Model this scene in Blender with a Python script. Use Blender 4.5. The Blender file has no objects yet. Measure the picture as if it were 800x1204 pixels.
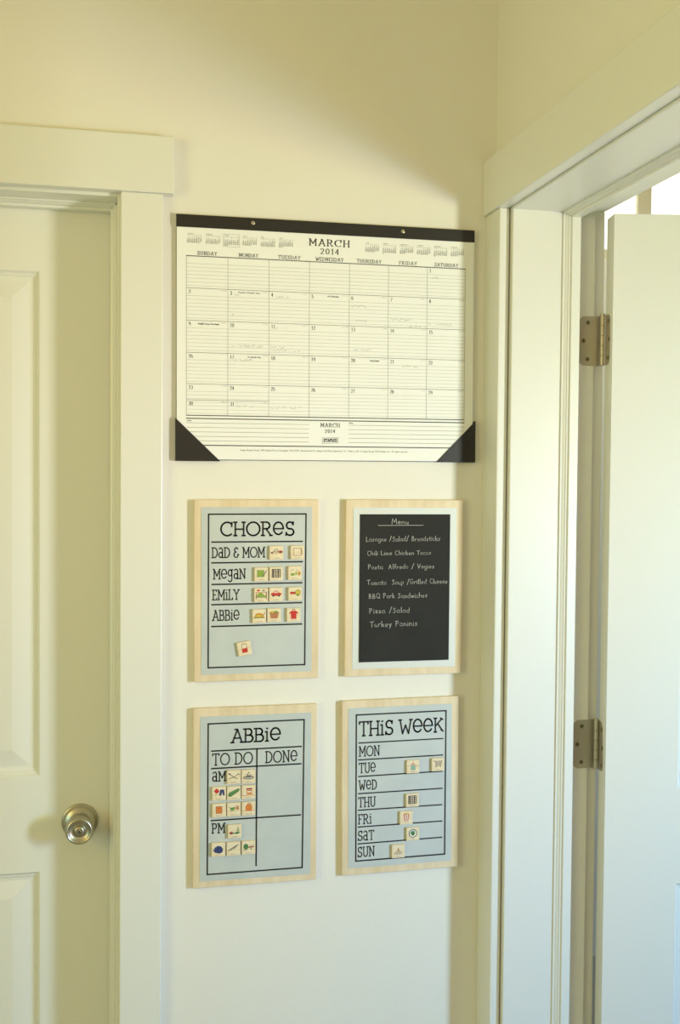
import bpy, bmesh, math, random
from mathutils import Vector, Matrix
random.seed(7)
S = bpy.context.scene
COL = S.collection
PI = math.pi

# ------------------------------------------------------------------ camera
YAW, PIT, ROL, FPX = .2179, -.0317, .0084, 1275.2
def cam_axes():
    cy, sy = math.cos(YAW), math.sin(YAW)
    F = Vector((sy*math.cos(PIT), cy*math.cos(PIT), math.sin(PIT)))
    R = Vector((cy, -sy, 0)); U = R.cross(F)
    c, s = math.cos(ROL), math.sin(ROL)
    return c*R+s*U, -s*R+c*U, F
R_, U_, F_ = cam_axes()
cd = bpy.data.cameras.new('camera'); cam = bpy.data.objects.new('camera', cd); COL.objects.link(cam)
m = Matrix.Identity(4)
for i in range(3):
    m[i][0] = R_[i]; m[i][1] = U_[i]; m[i][2] = -F_[i]
m[2][3] = 1.54
cam.matrix_world = m
cd.sensor_fit = 'AUTO'; cd.sensor_width = 36; cd.lens = FPX*36/1204; cd.clip_start = .02
S.camera = cam

# ------------------------------------------------------------------ world, lights, exposure
w = bpy.data.worlds.new('world'); S.world = w; w.use_nodes = True
w.node_tree.nodes['Background'].inputs[0].default_value = (.8, .9, 1, 1)
w.node_tree.nodes['Background'].inputs[1].default_value = .6
S.view_settings.view_transform = 'Standard'; S.view_settings.look = 'None'
S.view_settings.gamma = 1; S.view_settings.use_curve_mapping = False
S.view_settings.exposure = 0.0
def area(name, loc, target, sx, sy, power, color):
    l = bpy.data.lights.new(name, 'AREA'); l.shape = 'RECTANGLE'; l.size = sx; l.size_y = sy
    l.energy = power; l.color = color
    o = bpy.data.objects.new(name, l); COL.objects.link(o); o.location = loc
    o.rotation_euler = (Vector(target)-Vector(loc)).to_track_quat('-Z', 'Y').to_euler()
    return o
# daylight through the tall narrow window of the adjoining room (it throws the shadow edges):
# warm light from its upper half, sky light falling in steeply towards the floor
k = area('window_daylight', (2.035, .25, 1.5), (.2, 1.97, 1.62), .26, .36, 3.36, (1.000, 0.464, 0.536)); k.data.spread = math.radians(65)
k = area('window_daylight_soft', (2.033, .25, 1.5), (.4, 1.97, 1.45), .26, .60, 5.88, (0.408, 1.000, 0.122)); k.data.spread = math.radians(95)
area('window_low_light', (2.035, .25, .95), (1.0, .25, .95), .30, .80, 7.92, (1.000, 0.386, 0.045))
k = area('window_sky_light', (2.031, .25, 1.25), (.5, 1.97, .65), .28, .50, 11.20, (0.025, 0.300, 1.000)); k.data.spread = math.radians(100)
# added fill at the far end of the adjoining room, to brighten its wall
area('side_room_fill_light', (1.5, 2.55, 2.62), (1.5, 2.55, 0), .3, .3, 4, (1, .95, .75))
# this room: ambient fills added in unseen windows, left wall and behind the camera
area('left_fill_light', (-1.85, .2, 1.90), (1, .2, 1.90), 1.2, .9, 18.20, (1.000, 0.754, 0.200))
area('left_low_fill_light', (-1.85, .2, 1.1), (1, .2, 1.1), 1.2, .7, 8.40, (0.417, 1.000, 0.883))
area('rear_fill_light', (-.5, -1.55, 1.6), (-.5, 2, 1.6), 1.1, 1.3, 4.80, (1.000, 0.438, 0.104))

# ------------------------------------------------------------------ materials
def lin(c): return tuple(((v/12.92) if v <= .04045 else ((v+.055)/1.055)**2.4) for v in c)
MATS = {}
def mat(name, rgb, rough=.5, metal=0, bump=None, var=None, emit=None, spec=.5, stretch=(1, 1, 1)):
    """rgb in sRGB 0..1; bump=(scale, strength, distance); var=(scale, rgb2) mixes a noise colour"""
    if name in MATS: return MATS[name]
    mm = bpy.data.materials.new(name); mm.use_nodes = True
    nt = mm.node_tree; b = nt.nodes['Principled BSDF']; L = nt.links
    c = lin(rgb)+(1,)
    b.inputs['Base Color'].default_value = c
    b.inputs['Roughness'].default_value = rough; b.inputs['Metallic'].default_value = metal
    b.inputs['Specular IOR Level'].default_value = spec
    tc = nt.nodes.new('ShaderNodeTexCoord'); mp = nt.nodes.new('ShaderNodeMapping')
    L.new(tc.outputs['Object'], mp.inputs['Vector']); mp.inputs['Scale'].default_value = stretch
    if var:
        n = nt.nodes.new('ShaderNodeTexNoise'); n.inputs['Scale'].default_value = var[0]; n.inputs['Detail'].default_value = 5
        L.new(mp.outputs[0], n.inputs['Vector'])
        rp = nt.nodes.new('ShaderNodeValToRGB'); rp.color_ramp.elements[0].position = .35; rp.color_ramp.elements[1].position = .68
        rp.color_ramp.elements[0].color = c; rp.color_ramp.elements[1].color = lin(var[1])+(1,)
        L.new(n.outputs['Fac'], rp.inputs[0]); L.new(rp.outputs[0], b.inputs['Base Color'])
    if bump:
        n = nt.nodes.new('ShaderNodeTexNoise'); n.inputs['Scale'].default_value = bump[0]; n.inputs['Detail'].default_value = 3
        L.new(mp.outputs[0], n.inputs['Vector'])
        bp = nt.nodes.new('ShaderNodeBump'); bp.inputs['Strength'].default_value = bump[1]; bp.inputs['Distance'].default_value = bump[2]
        L.new(n.outputs['Fac'], bp.inputs['Height']); L.new(bp.outputs[0], b.inputs['Normal'])
    if emit:
        b.inputs['Emission Color'].default_value = lin(emit[0])+(1,); b.inputs['Emission Strength'].default_value = emit[1]
    MATS[name] = mm
    return mm
WALL = mat('wall_paint', (.935, .925, .89), .75, bump=(95, .2, .0012), var=(3, (.94, .93, .90)))
TRIM = mat('trim_paint', (.925, .925, .90), .32, bump=(25, .12, .0006))
DOORP = mat('door_paint', (.92, .92, .895), .38, bump=(30, .12, .0006))
CEIL = mat('ceiling_paint', (.94, .93, .89), .85, bump=(70, .3, .0015))
FLOOR = mat('floor_tile_grey', (.62, .63, .62), .45, var=(5, (.70, .71, .69)))
WOOD = mat('birch_wood', (.935, .865, .745), .5, var=(9, (.875, .79, .645)), bump=(60, .15, .0004), stretch=(5, 5, .7))
TILEW = mat('tile_wood', (.95, .895, .78), .5, var=(40, (.91, .83, .68)), stretch=(1, 1, 4))
SHEET = mat('zinc_sheet', (.805, .83, .825), .55, metal=.12, var=(18, (.775, .805, .805)), bump=(40, .12, .0004))
SHEETM = mat('pale_zinc_sheet', (.87, .885, .87), .5, metal=.1, bump=(40, .12, .0004))
CHALKB = mat('chalkboard', (.165, .165, .16), .8, var=(14, (.185, .185, .18)), spec=.3)
CHALK = mat('chalk', (.74, .74, .72), .9)
VINYL = mat('black_vinyl', (.10, .10, .10), .5)
BLACK = mat('black_leatherette', (.135, .12, .12), .42, bump=(900, .4, .0003))
PAPER = mat('calendar_paper', (.97, .975, .97), .7, bump=(9, .5, .004), stretch=(1, 1, .25))
INK = mat('calendar_ink', (.30, .31, .30), .7)
INKL = mat('calendar_light_ink', (.64, .66, .63), .7)
INKS = mat('calendar_small_ink', (.56, .57, .55), .7)
INKM = mat('calendar_mid_ink', (.47, .48, .46), .7)
PENCIL = mat('pencil', (.60, .61, .60), .8)
NICKEL = mat('satin_nickel', (.75, .725, .67), .42, metal=.85, bump=(200, .05, .0003))
NICKD = mat('dark_screw', (.56, .53, .46), .45, metal=1)
KNOBM = mat('brushed_nickel', (.72, .70, .64), .36, metal=1)
DARK = mat('dark_hole', (.03, .03, .03), .8)
BRASS = mat('grommet_metal', (.78, .76, .68), .3, metal=.9)
SKYP = mat('daylit_pane', (.9, .9, .9), .5, emit=((1, 1, .94), 1.25))
SKYD = mat('dusk_pane', (.8, .8, .8), .5, emit=((.9, .95, 1), .25))
LAMPG = mat('added_lamp_glass', (.95, .93, .85), .5, emit=((1, .93, .75), 1.2))  # glowing glass of the added ceiling lamp
FRAMEW = mat('window_frame_paint', (.90, .87, .78), .45)

# ------------------------------------------------------------------ mesh helpers
class MB:
    def __init__(s): s.v = []; s.f = []; s.mi = []; s.mats = []
    def mid(s, mt):
        if mt not in s.mats: s.mats.append(mt)
        return s.mats.index(mt)
    def add(s, vs, fs, mt):
        o = len(s.v); s.v += [tuple(v) for v in vs]; k = s.mid(mt)
        for f in fs: s.f.append([i+o for i in f]); s.mi.append(k)
    def box(s, x0, y0, z0, x1, y1, z1, mt):
        v = [(x, y, z) for z in (z0, z1) for y in (y0, y1) for x in (x0, x1)]
        s.add(v, [(0, 2, 3, 1), (4, 5, 7, 6), (0, 1, 5, 4), (2, 6, 7, 3), (0, 4, 6, 2), (1, 3, 7, 5)], mt)
    def quad(s, a, b, c, d, mt): s.add([a, b, c, d], [(0, 1, 2, 3)], mt)
    def ribbon(s, pts, wd, mt, y=0, wthick=None):
        """flat stroke in the XZ plane facing -Y, round-ish joints"""
        for (a, b) in zip(pts[:-1], pts[1:]):
            dx, dz = b[0]-a[0], b[1]-a[1]; L = math.hypot(dx, dz)
            if L < 1e-9: continue
            ww = wd if wthick is None else wd+(wthick-wd)*(abs(dz)/L)**2
            ux, uz = dx/L, dz/L; nx, nz = -uz*ww/2, ux*ww/2; e = ww*.35
            ax, az, bx, bz = a[0]-ux*e, a[1]-uz*e, b[0]+ux*e, b[1]+uz*e
            s.quad((ax-nx, y, az-nz), (bx-nx, y, bz-nz), (bx+nx, y, bz+nz), (ax+nx, y, az+nz), mt)
    def poly(s, pts, mt, y=0):
        s.add([(p[0], y, p[1]) for p in pts], [tuple(range(len(pts)))], mt)
    def lathe(s, prof, mt, n=40, c=(0, 0, 0)):
        """prof: (radius, distance along -Y)"""
        vs = []; fs = []
        for (r, d) in prof:
            for k in range(n):
                a = 2*PI*k/n; vs.append((c[0]+r*math.cos(a), c[1]-d, c[2]+r*math.sin(a)))
        for i in range(len(prof)-1):
            for k in range(n):
                k2 = (k+1) % n; fs.append((i*n+k, i*n+k2, (i+1)*n+k2, (i+1)*n+k))
        fs.append(tuple((len(prof)-1)*n+k for k in range(n)))
        s.add(vs, fs, mt)
    def tube(s, x, y, z0, z1, r, mt, n=16):
        vs = [(x+r*math.cos(2*PI*k/n), y+r*math.sin(2*PI*k/n), z) for z in (z0, z1) for k in range(n)]
        fs = [(k, (k+1) % n, n+(k+1) % n, n+k) for k in range(n)]+[tuple(range(n-1, -1, -1)), tuple(range(n, 2*n))]
        s.add(vs, fs, mt)
    def build(s, name, parent=None, loc=(0, 0, 0), rotz=0, roty=0, smooth=False, bevel=0, **tags):
        me = bpy.data.meshes.new(name); me.from_pydata(s.v, [], s.f)
        for mt in s.mats: me.materials.append(mt)
        for p, k in zip(me.polygons, s.mi): p.material_index = k
        if bevel or smooth:
            bm = bmesh.new(); bm.from_mesh(me)
            bmesh.ops.recalc_face_normals(bm, faces=bm.faces); bm.to_mesh(me); bm.free()
        if smooth:
            for p in me.polygons: p.use_smooth = True
        me.update()
        o = bpy.data.objects.new(name, me); COL.objects.link(o)
        o.location = loc; o.rotation_euler = (0, roty, rotz)
        if parent: o.parent = parent
        if bevel:
            b = o.modifiers.new('bevel', 'BEVEL'); b.width = bevel; b.segments = 2; b.limit_method = 'ANGLE'; b.angle_limit = .6
        if smooth:
            try:
                e = o.modifiers.new('edge', 'EDGE_SPLIT'); e.split_angle = .7
            except Exception: pass
        for k, v in tags.items(): o[k] = v
        return o
def boxobj(name, b, mt, bevel=0, parent=None, kind=None, **tags):
    """box with its origin at its base centre"""
    x0, y0, z0, x1, y1, z1 = b; cx, cy = (x0+x1)/2, (y0+y1)/2
    q = MB(); q.box(x0-cx, y0-cy, 0, x1-cx, y1-cy, z1-z0, mt)
    if kind: tags['kind'] = kind
    return q.build(name, parent, (cx, cy, z0), bevel=bevel, **tags)
def empty(name, loc, rotz=0, roty=0, parent=None, **tags):
    o = bpy.data.objects.new(name, None); COL.objects.link(o); o.location = loc; o.rotation_euler = (0, roty, rotz)
    o.empty_display_size = .05
    if parent: o.parent = parent
    for k, v in tags.items(): o[k] = v
    return o

# ------------------------------------------------------------------ room shell
D = 1.97            # back wall face
CX = .7350          # right wall face
X2 = .9005          # far face of the right wall
CZ = 2.70
XL, YF = -1.9, -1.6
DH = 2.045
ST = dict(kind='structure')
q = MB()
q.box(-3.2+1.15, D, 0, -.75, D+.165, CZ, WALL); q.box(-.75, D, DH, .04, D+.165, CZ, WALL); q.box(.04, D, 0, X2, D+.165, CZ, WALL)
q.build('wall_back', **ST)
q = MB()
q.box(CX, 1.905, 0, X2, D, CZ, WALL); q.box(CX, 1.075, DH+.01, X2, 1.905, CZ, WALL); q.box(CX, YF, 0, X2, 1.075, CZ, WALL)
q.build('wall_right', **ST)
q = MB()
q.box(XL-.15, YF, 0, XL, -.42, CZ, WALL); q.box(XL-.15, .82, 0, XL, D, CZ, WALL)
q.box(XL-.15, -.42, 0, XL, .82, .70, WALL); q.box(XL-.15, -.42, 2.38, XL, .82, CZ, WALL)
q.build('wall_left', **ST)
q = MB()      # wall behind the camera
q.box(XL-.15, YF-.15, 0, -1.08, YF, CZ, WALL); q.box(.08, YF-.15, 0, 2.2, YF, CZ, WALL)
q.box(-1.08, YF-.15, 0, .08, YF, .92, WALL); q.box(-1.08, YF-.15, 2.28, .08, YF, CZ, WALL)
q.build('wall_front', **ST)
q = MB()      # outer wall of the adjoining room, with the small window hole
q.box(2.06, YF, 0, 2.2, .05, CZ, WALL); q.box(2.06, .45, 0, 2.2, 3.35, CZ, WALL)
q.box(2.06, .05, 0, 2.2, .45, .60, WALL); q.box(2.06, .05, 1.78, 2.2, .45, CZ, WALL)
q.build('wall_side_room_outer', **ST)
q = MB()      # end wall of the adjoining room with a high transom window
q.box(X2-.16, 3.2, 0, 2.06, 3.35, 2.24, WALL); q.box(X2-.16, 3.2, 2.24, 1.36, 3.35, CZ, WALL)
q.box(1.36, 3.2, 2.62, 2.06, 3.35, CZ, WALL)
q.build('wall_side_room_end', **ST)
q = MB(); q.box(X2-.16, D+.165, 0, X2, 3.2, CZ, WALL); q.build('wall_side_room_inner', **ST)
q = MB(); q.box(XL-.15, YF-.15, -.1, 2.2, 3.35, 0, FLOOR); q.build('floor', **ST)
q = MB(); q.box(XL-.15, YF-.15, CZ, 2.2, 3.35, CZ+.1, CEIL); q.build('ceiling', **ST)

# windows (out of the frame except the transom)
def window(name, b, axis, pane, mull=None, mw=.05):
    """frame of four bars round the hole b, a pane in the middle; axis = wall normal"""
    x0, y0, z0, x1, y1, z1 = b; t = .035
    q = MB()
    if axis == 'y':
        q.box(x0, y0, z0, x0+t, y1, z1, FRAMEW); q.box(x1-t, y0, z0, x1, y1, z1, FRAMEW)
        q.box(x0+t, y0, z0, x1-t, y1, z0+t, FRAMEW); q.box(x0+t, y0, z1-t, x1-t, y1, z1, FRAMEW)
    else:
        q.box(x0, y0, z0, x1, y0+t, z1, FRAMEW); q.box(x0, y1-t, z0, x1, y1, z1, FRAMEW)
        q.box(x0, y0+t, z0, x1, y1-t, z0+t, FRAMEW); q.box(x0, y0+t, z1-t, x1, y1-t, z1, FRAMEW)
    r = q.build(name, **ST)
    if mull:
        q = MB(); q.box(mull-mw/2, y0, z0+t, mull+mw/2, y0+.018, z1-t, FRAMEW); q.build('mullion', r, bevel=.004)
    p = MB()
    if axis == 'y': p.box(x0+t, y0+.022, z0+t, x1-t, y0+.026, z1-t, pane)
    else: p.box((x0+x1)/2+.01, y0+t, z0+t, (x0+x1)/2+.015, y1-t, z1-t, pane)
    p.build('pane', r)
    return r
window('window_1', (1.36, 3.22, 2.24, 2.06, 3.28, 2.62), 'y', SKYP, 1.708, .050)
window('window_2', (2.07, .05, .60, 2.12, .45, 1.78), 'x', SKYD)
window('window_added_left', (XL-.10, -.42, .70, XL-.03, .82, 2.38), 'x', SKYD)  # unseen, added to hold the left ambient fill
window('window_added_rear', (-1.08, YF-.10, .92, .08, YF-.03, 2.28), 'y', SKYD)  # unseen, added behind the camera for the rear ambient fill

# ------------------------------------------------------------------ trim of the left door
def trim(n, b, mt=TRIM, bevel=.002): return boxobj('trim_%d' % n, b, mt, bevel, kind='structure')
trim(1, (.0347, D-.019, 0, .1082, D, 2.0373))                # right casing leg
trim(2, (-.835, D-.019, 0, -.762, D, 2.0373))                # left casing leg, out of frame
trim(3, (-.856, D-.025, 2.0373, .1264, D, 2.137))            # head casing
def jamb_stop(name_n, base, pts, axis, a0, a1):
    """extrude the stop profile pts (u, v) along axis"""
    q = MB(); n = len(pts)
    vs = []
    for a in (a0, a1):
        for (u, v) in pts: vs.append((u, v, a) if axis == 'z' else ((a, u, v) if axis == 'x' else (u, a, v)))
    fs = [(i, (i+1) % n, n+(i+1) % n, n+i) for i in range(n)]+[tuple(range(n-1, -1, -1)), tuple(range(n, 2*n))]
    q.add(vs, fs, TRIM)
    bm = None
    o = q.build('trim_%d' % name_n, bevel=.0004, **ST)
    return o
# jamb boards
trim(4, (.0290, D-.0005, 0, .0410, D+.160, 2.0445), bevel=.001)
trim(5, (-.7570, D-.0005, 0, -.7450, D+.160, 2.0445), bevel=.001)
trim(6, (-.7450, D-.0005, 2.0320, .0290, D+.160, 2.0460), bevel=.001)
yd = D+.086       # face of the left door
def prof_stop(x, sgn, ys, ye):
    # moulded door stop: side against jamb at x, protruding sgn*.011
    return [(x, ys), (x+sgn*.003, ys), (x+sgn*.003, ys+.005), (x+sgn*.0055, ys+.009), (x+sgn*.0065, ys+.013), (x+sgn*.0065, ys+.015), (x+sgn*.011, ys+.017), (x+sgn*.011, ye), (x, ye)]
jamb_stop(7, 0, prof_stop(.0290, -1, yd-.038, yd-.002), 'z', 0, 2.0320)
jamb_stop(8, 0, prof_stop(-.7450, 1, yd-.038, yd-.002), 'z', 0, 2.0320)
jamb_stop(9, 0, [(a[1], a[0]) for a in prof_stop(2.0320, -1, yd-.038, yd-.002)], 'x', -.7450, .0290)

# ------------------------------------------------------------------ panel doors
def ring_panel(q, x0, z0, x1, z1, side, mt, t):
    """sunk moulding and raised field; side=+1: face at y=0 looking -Y, side=-1: back face at y=t"""
    prof = [(0, 0), (.0015, .0010), (.0035, .0042), (.0060, .0065), (.0080, .0065), (.0086, .0082), (.0115, .0100), (.0155, .0108), (.0180, .0108), (.0485, .0032), (.0495, .0030)]
    rings = []
    for (o, d) in prof:
        y = d if side > 0 else t-d
        rings.append([(x0+o, y, z0+o), (x1-o, y, z0+o), (x1-o, y, z1-o), (x0+o, y, z1-o)])
    vs = [v for r in rings for v in r]; fs = []
    for i in range(len(rings)-1):
        for k in range(4):
            k2 = (k+1) % 4; f = (i*4+k, i*4+k2, (i+1)*4+k2, (i+1)*4+k)
            fs.append(f if side > 0 else f[::-1])
    n = (len(rings)-1)*4; f = (n, n+1, n+2, n+3); fs.append(f if side > 0 else f[::-1])
    q.add(vs, fs, mt)
def door_leaf(name, loc, rotz, w, h, t, panels, mt):
    xs = sorted({0, w}|{p[0] for p in panels}|{p[2] for p in panels}); zs = sorted({0, h}|{p[1] for p in panels}|{p[3] for p in panels})
    q = MB()
    for i in range(len(xs)-1):
        for j in range(len(zs)-1):
            a, b, c, d = xs[i], zs[j], xs[i+1], zs[j+1]
            if any(p[0] <= a and p[2] >= c and p[1] <= b and p[3] >= d for p in panels): continue
            q.quad((a, 0, b), (c, 0, b), (c, 0, d), (a, 0, d), mt)
            q.quad((a, t, b), (a, t, d), (c, t, d), (c, t, b), mt)
    q.quad((0, 0, 0), (0, 0, h), (0, t, h), (0, t, 0), mt); q.quad((w, 0, 0), (w, t, 0), (w, t, h), (w, 0, h), mt)
    q.quad((0, 0, h), (w, 0, h), (w, t, h), (0, t, h), mt); q.quad((0, 0, 0), (0, t, 0), (w, t, 0), (w, 0, 0), mt)
    o = q.build(name, None, loc, rotz, **ST)
    for p in panels:
        cx = (p[0]+p[2])/2
        r = MB(); ring_panel(r, p[0]-cx, 0, p[2]-cx, p[3]-p[1], 1, mt, t); ring_panel(r, p[0]-cx, 0, p[2]-cx, p[3]-p[1], -1, mt, t)
        r.build('panel', o, (cx, 0, p[1]))
    return o
def knob_assembly(parent, x, z, y0=0, sgn=1):
    k = MB()
    k.lathe([(.0330, 0), (.0334, .002), (.0325, .0048), (.0298, .0062), (.0288, .0085), (.0262, .0108), (.0215, .0118), (.0205, .0125)], KNOBM, 56)
    root = k.build('door_knob', parent, (x, y0, z), 0 if sgn > 0 else PI, smooth=True, label='brushed nickel door knob on its round rose')
    g = MB()
    g.lathe([(.0200, .0118), (.0182, .0145), (.0165, .019), (.0155, .025), (.0160, .031), (.0185, .036), (.0222, .041), (.0248, .047), (.0256, .053), (.0248, .0585), (.0230, .0615),
             (.0212, .0622), (.0196, .0612), (.0172, .0586), (.0140, .0568), (.0112, .0568), (.0098, .0582), (.0088, .0608), (.0070, .0622), (.0052, .0624), (.0044, .0616), (.0040, .0600), (.0028, .0600), (.0028, .0625), (.0018, .0628), (.0016, .0590), (.0004, .0588)], KNOBM, 56)
    g.build('knob_grip', root, smooth=True)
    h = MB(); h.lathe([(.0017, .0624), (.0017, .0626)], DARK, 14); h.build('keyhole', root)
    for s in (-1, 1):
        h = MB(); h.lathe([(.0022, .0060), (.0022, .0092)], DARK, 14, (s*.0255, 0, -.003)); h.build('rose_screw_hole', root)
    return root
# left door (closed, opens away from us)
LW = .766; lx = .026-LW
pan = []
for (z0, z1) in ((.230-.012, .807-.012), (.985-.012, 1.911-.012)):
    pan += [(.134, z0, .134+.2065, z1), (LW-.134-.2065, z0, LW-.134, z1)]
d1 = door_leaf('door_1', (lx, yd, .012), 0, LW, 2.011, .035, pan, DOORP)
knob_assembly(d1, -.0360-lx, .897-.012)
knob_assembly(d1, -.0360-lx, .897-.012, .035, -1)

# ------------------------------------------------------------------ trim of the right doorway
YJ = 1.8846
trim(10, (.7156, 1.8960, 0, CX, D, 2.0378))                               # casing leg in the corner
trim(11, (.7156, .990, 0, CX, 1.067, 2.0378))                              # near casing leg, out of frame
trim(12, (.7096, .970, 2.0378, CX, D, 2.1400))                             # head casing
trim(13, (.7372, YJ, 0, X2+.0005, 1.908, 2.0500), bevel=.0015)              # hinge jamb
trim(14, (.7360, 1.075, 0, X2+.0005, 1.0985, 2.0500), bevel=.0015)          # strike jamb
trim(15, (.7360, 1.0985, 2.0340, X2+.0005, YJ, 2.0545), bevel=.0015)        # head jamb
def pstop(y, s):    # in plan: x from .825 on, protruding towards -y*s
    f = lambda x, o: (x+.0115, y-s*o)
    return [f(.8235, 0), f(.8235, .0030), f(.8270, .0032), f(.8285, .0045), f(.8320, .0060), f(.8330, .0075), f(.8368, .0078), f(.8378, .0110), f(.8547, .0110), f(.8547, 0)]
jamb_stop(16, 0, pstop(YJ, 1), 'z', 0, 2.0340)
jamb_stop(17, 0, pstop(1.0985, -1), 'z', 0, 2.0340)
jamb_stop(18, 0, [(a[0], a[1]) for a in pstop(2.0340, 1)], 'y', 1.0985, YJ)
trim(19, (X2, YJ+.007, 0, .9228, 1.960, 2.041))                             # far side casing leg
trim(20, (X2, .990, 0, .9205, 1.092, 2.041))
trim(21, (X2, .965, 2.041, .9230, 1.965, 2.1400))
# baseboards (below the frame)
def base(n, b): boxobj('baseboard_'+n, b, TRIM, .002, kind='structure')
base('back', (.1082, D-.014, 0, .7156, D, .10)); base('right', (CX-.014, YF, 0, CX, .990, .10)); base('left', (XL, YF, 0, XL+.014, D-.019, .10))
base('front', (XL+.014, YF, 0, CX-.014, YF+.014, .10)); base('back_left', (XL+.014, D-.014, 0, -.835, D, .10))

# right door, opened into the adjoining room
A = -math.radians(10.7); DT = .046; O2 = Vector((.9078, 1.8238)); F0 = O2+Vector((-math.sin(A), math.cos(A)))*DT
RW = .758; pan = []
for (z0, z1) in ((.230-.012, .796-.012), (.972-.012, 1.911-.012)):
    pan += [(.134, z0, .134+.2065, z1), (RW-.134-.2065, z0, RW-.134, z1)]
d2 = door_leaf('door_2', (O2.x, O2.y, .012), A, RW, 2.0092, DT, pan, DOORP)
knob_assembly(d2, RW-.062, .897-.012); knob_assembly(d2, RW-.062, .897-.012, DT, -1)
Minv = (Matrix.Translation((O2.x, O2.y, .012)) @ Matrix.Rotation(A, 4, 'Z')).inverted()
def rounded_leaf(q, wd, h, r, tk, mt):
    """plate in XZ: x from 0 (knuckle) to -wd, rounded at the far corners, facing -Y"""
    pts = [(0, 0), (0, h)]
    for k in range(9):
        a = PI/2+k*PI/16; pts.append((-wd+r+r*math.cos(a), h-r+r*math.sin(a)))
    for k in range(9):
        a = PI+k*PI/16; pts.append((-wd+r+r*math.cos(a), r+r*math.sin(a)))
    n = len(pts); vs = [(p[0], -tk, p[1]) for p in pts]+[(p[0], 0, p[1]) for p in pts]
    fs = [tuple(range(n))[::-1], tuple(range(n, 2*n))]+[(i, (i+1) % n, n+(i+1) % n, n+i) for i in range(n)]
    q.add(vs, fs, mt)
def hinge(z, swing):
    P = Minv @ Vector((.9127, 1.8742, z))
    q = MB(); hh = .092; n = 5
    for k in range(n):
        q.tube(0, 0, k*hh/n+.0006, (k+1)*hh/n-.0006, .0048, NICKEL, 18)
    q.tube(0, 0, 0, hh, .0036, NICKD, 12)
    r = q.build('hinge', d2, P, -A, smooth=True, label='satin nickel butt hinge')
    q = MB(); q.tube(0, 0, hh-.001, hh+.002, .0055, NICKEL); q.tube(0, 0, hh+.002, hh+.0042, .0038, NICKEL); q.build('hinge_pin', r, smooth=True)
    q = MB(); rounded_leaf(q, .0418, hh, .013, .0012, NICKEL); q.build('hinge_leaf', r, (-.001, 1.8846-1.8742, 0))
    for (sx, sz) in ((-.0254, .080), (-.0338, .046), (-.0254, .012)):
        s = MB(); s.lathe([(.0038, 0), (.0043, .0003), (.0032, .0005), (.0030, .0002), (.0004, .0001)], NICKD, 18)
        s.ribbon([(-.0017, 0), (.0017, 0)], .0008, DARK, -.0006); s.ribbon([(0, -.0017), (0, .0017)], .0008, DARK, -.0006)
        s.build('screw', r, (sx, 1.8846-1.8742-.0012, sz))
    q = MB(); rounded_leaf(q, .031, hh, .013, .0012, NICKEL)
    # leaf on the hinge edge of the door: plate turned to face -X
    edge = F0-Vector((.9127, 1.8742))
    lf = q.build('hinge_leaf', r, (edge.x-.0002, edge.y+.0005, 0), PI/2+A+swing)
    lf.rotation_euler = (0, swing, PI/2+A) if swing else (0, 0, PI/2+A)
    lf.scale = (1, -1, 1) if False else (1, 1, 1)
    lf.rotation_euler[2] = PI/2+A
    for (sx, sz) in ((-.019, .080), (-.024, .046), (-.019, .012)):
        e = Vector((edge.x-.0006, edge.y)); dY = Vector((math.sin(-A)*-1*-1, math.cos(A)))
        dirv = Vector((math.sin(A), -math.cos(A)))
        s = MB(); s.lathe([(.0040, 0), (.0038, .0016), (.0004, .0017)], NICKD, 14)
        p = Vector((edge.x, edge.y))+dirv*(-sx)
        s.build('screw', r, (p.x, p.y, sz), -PI/2+A)
hinge(1.7525, 0); hinge(.9955, math.radians(6)); hinge(.22, 0)

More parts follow.
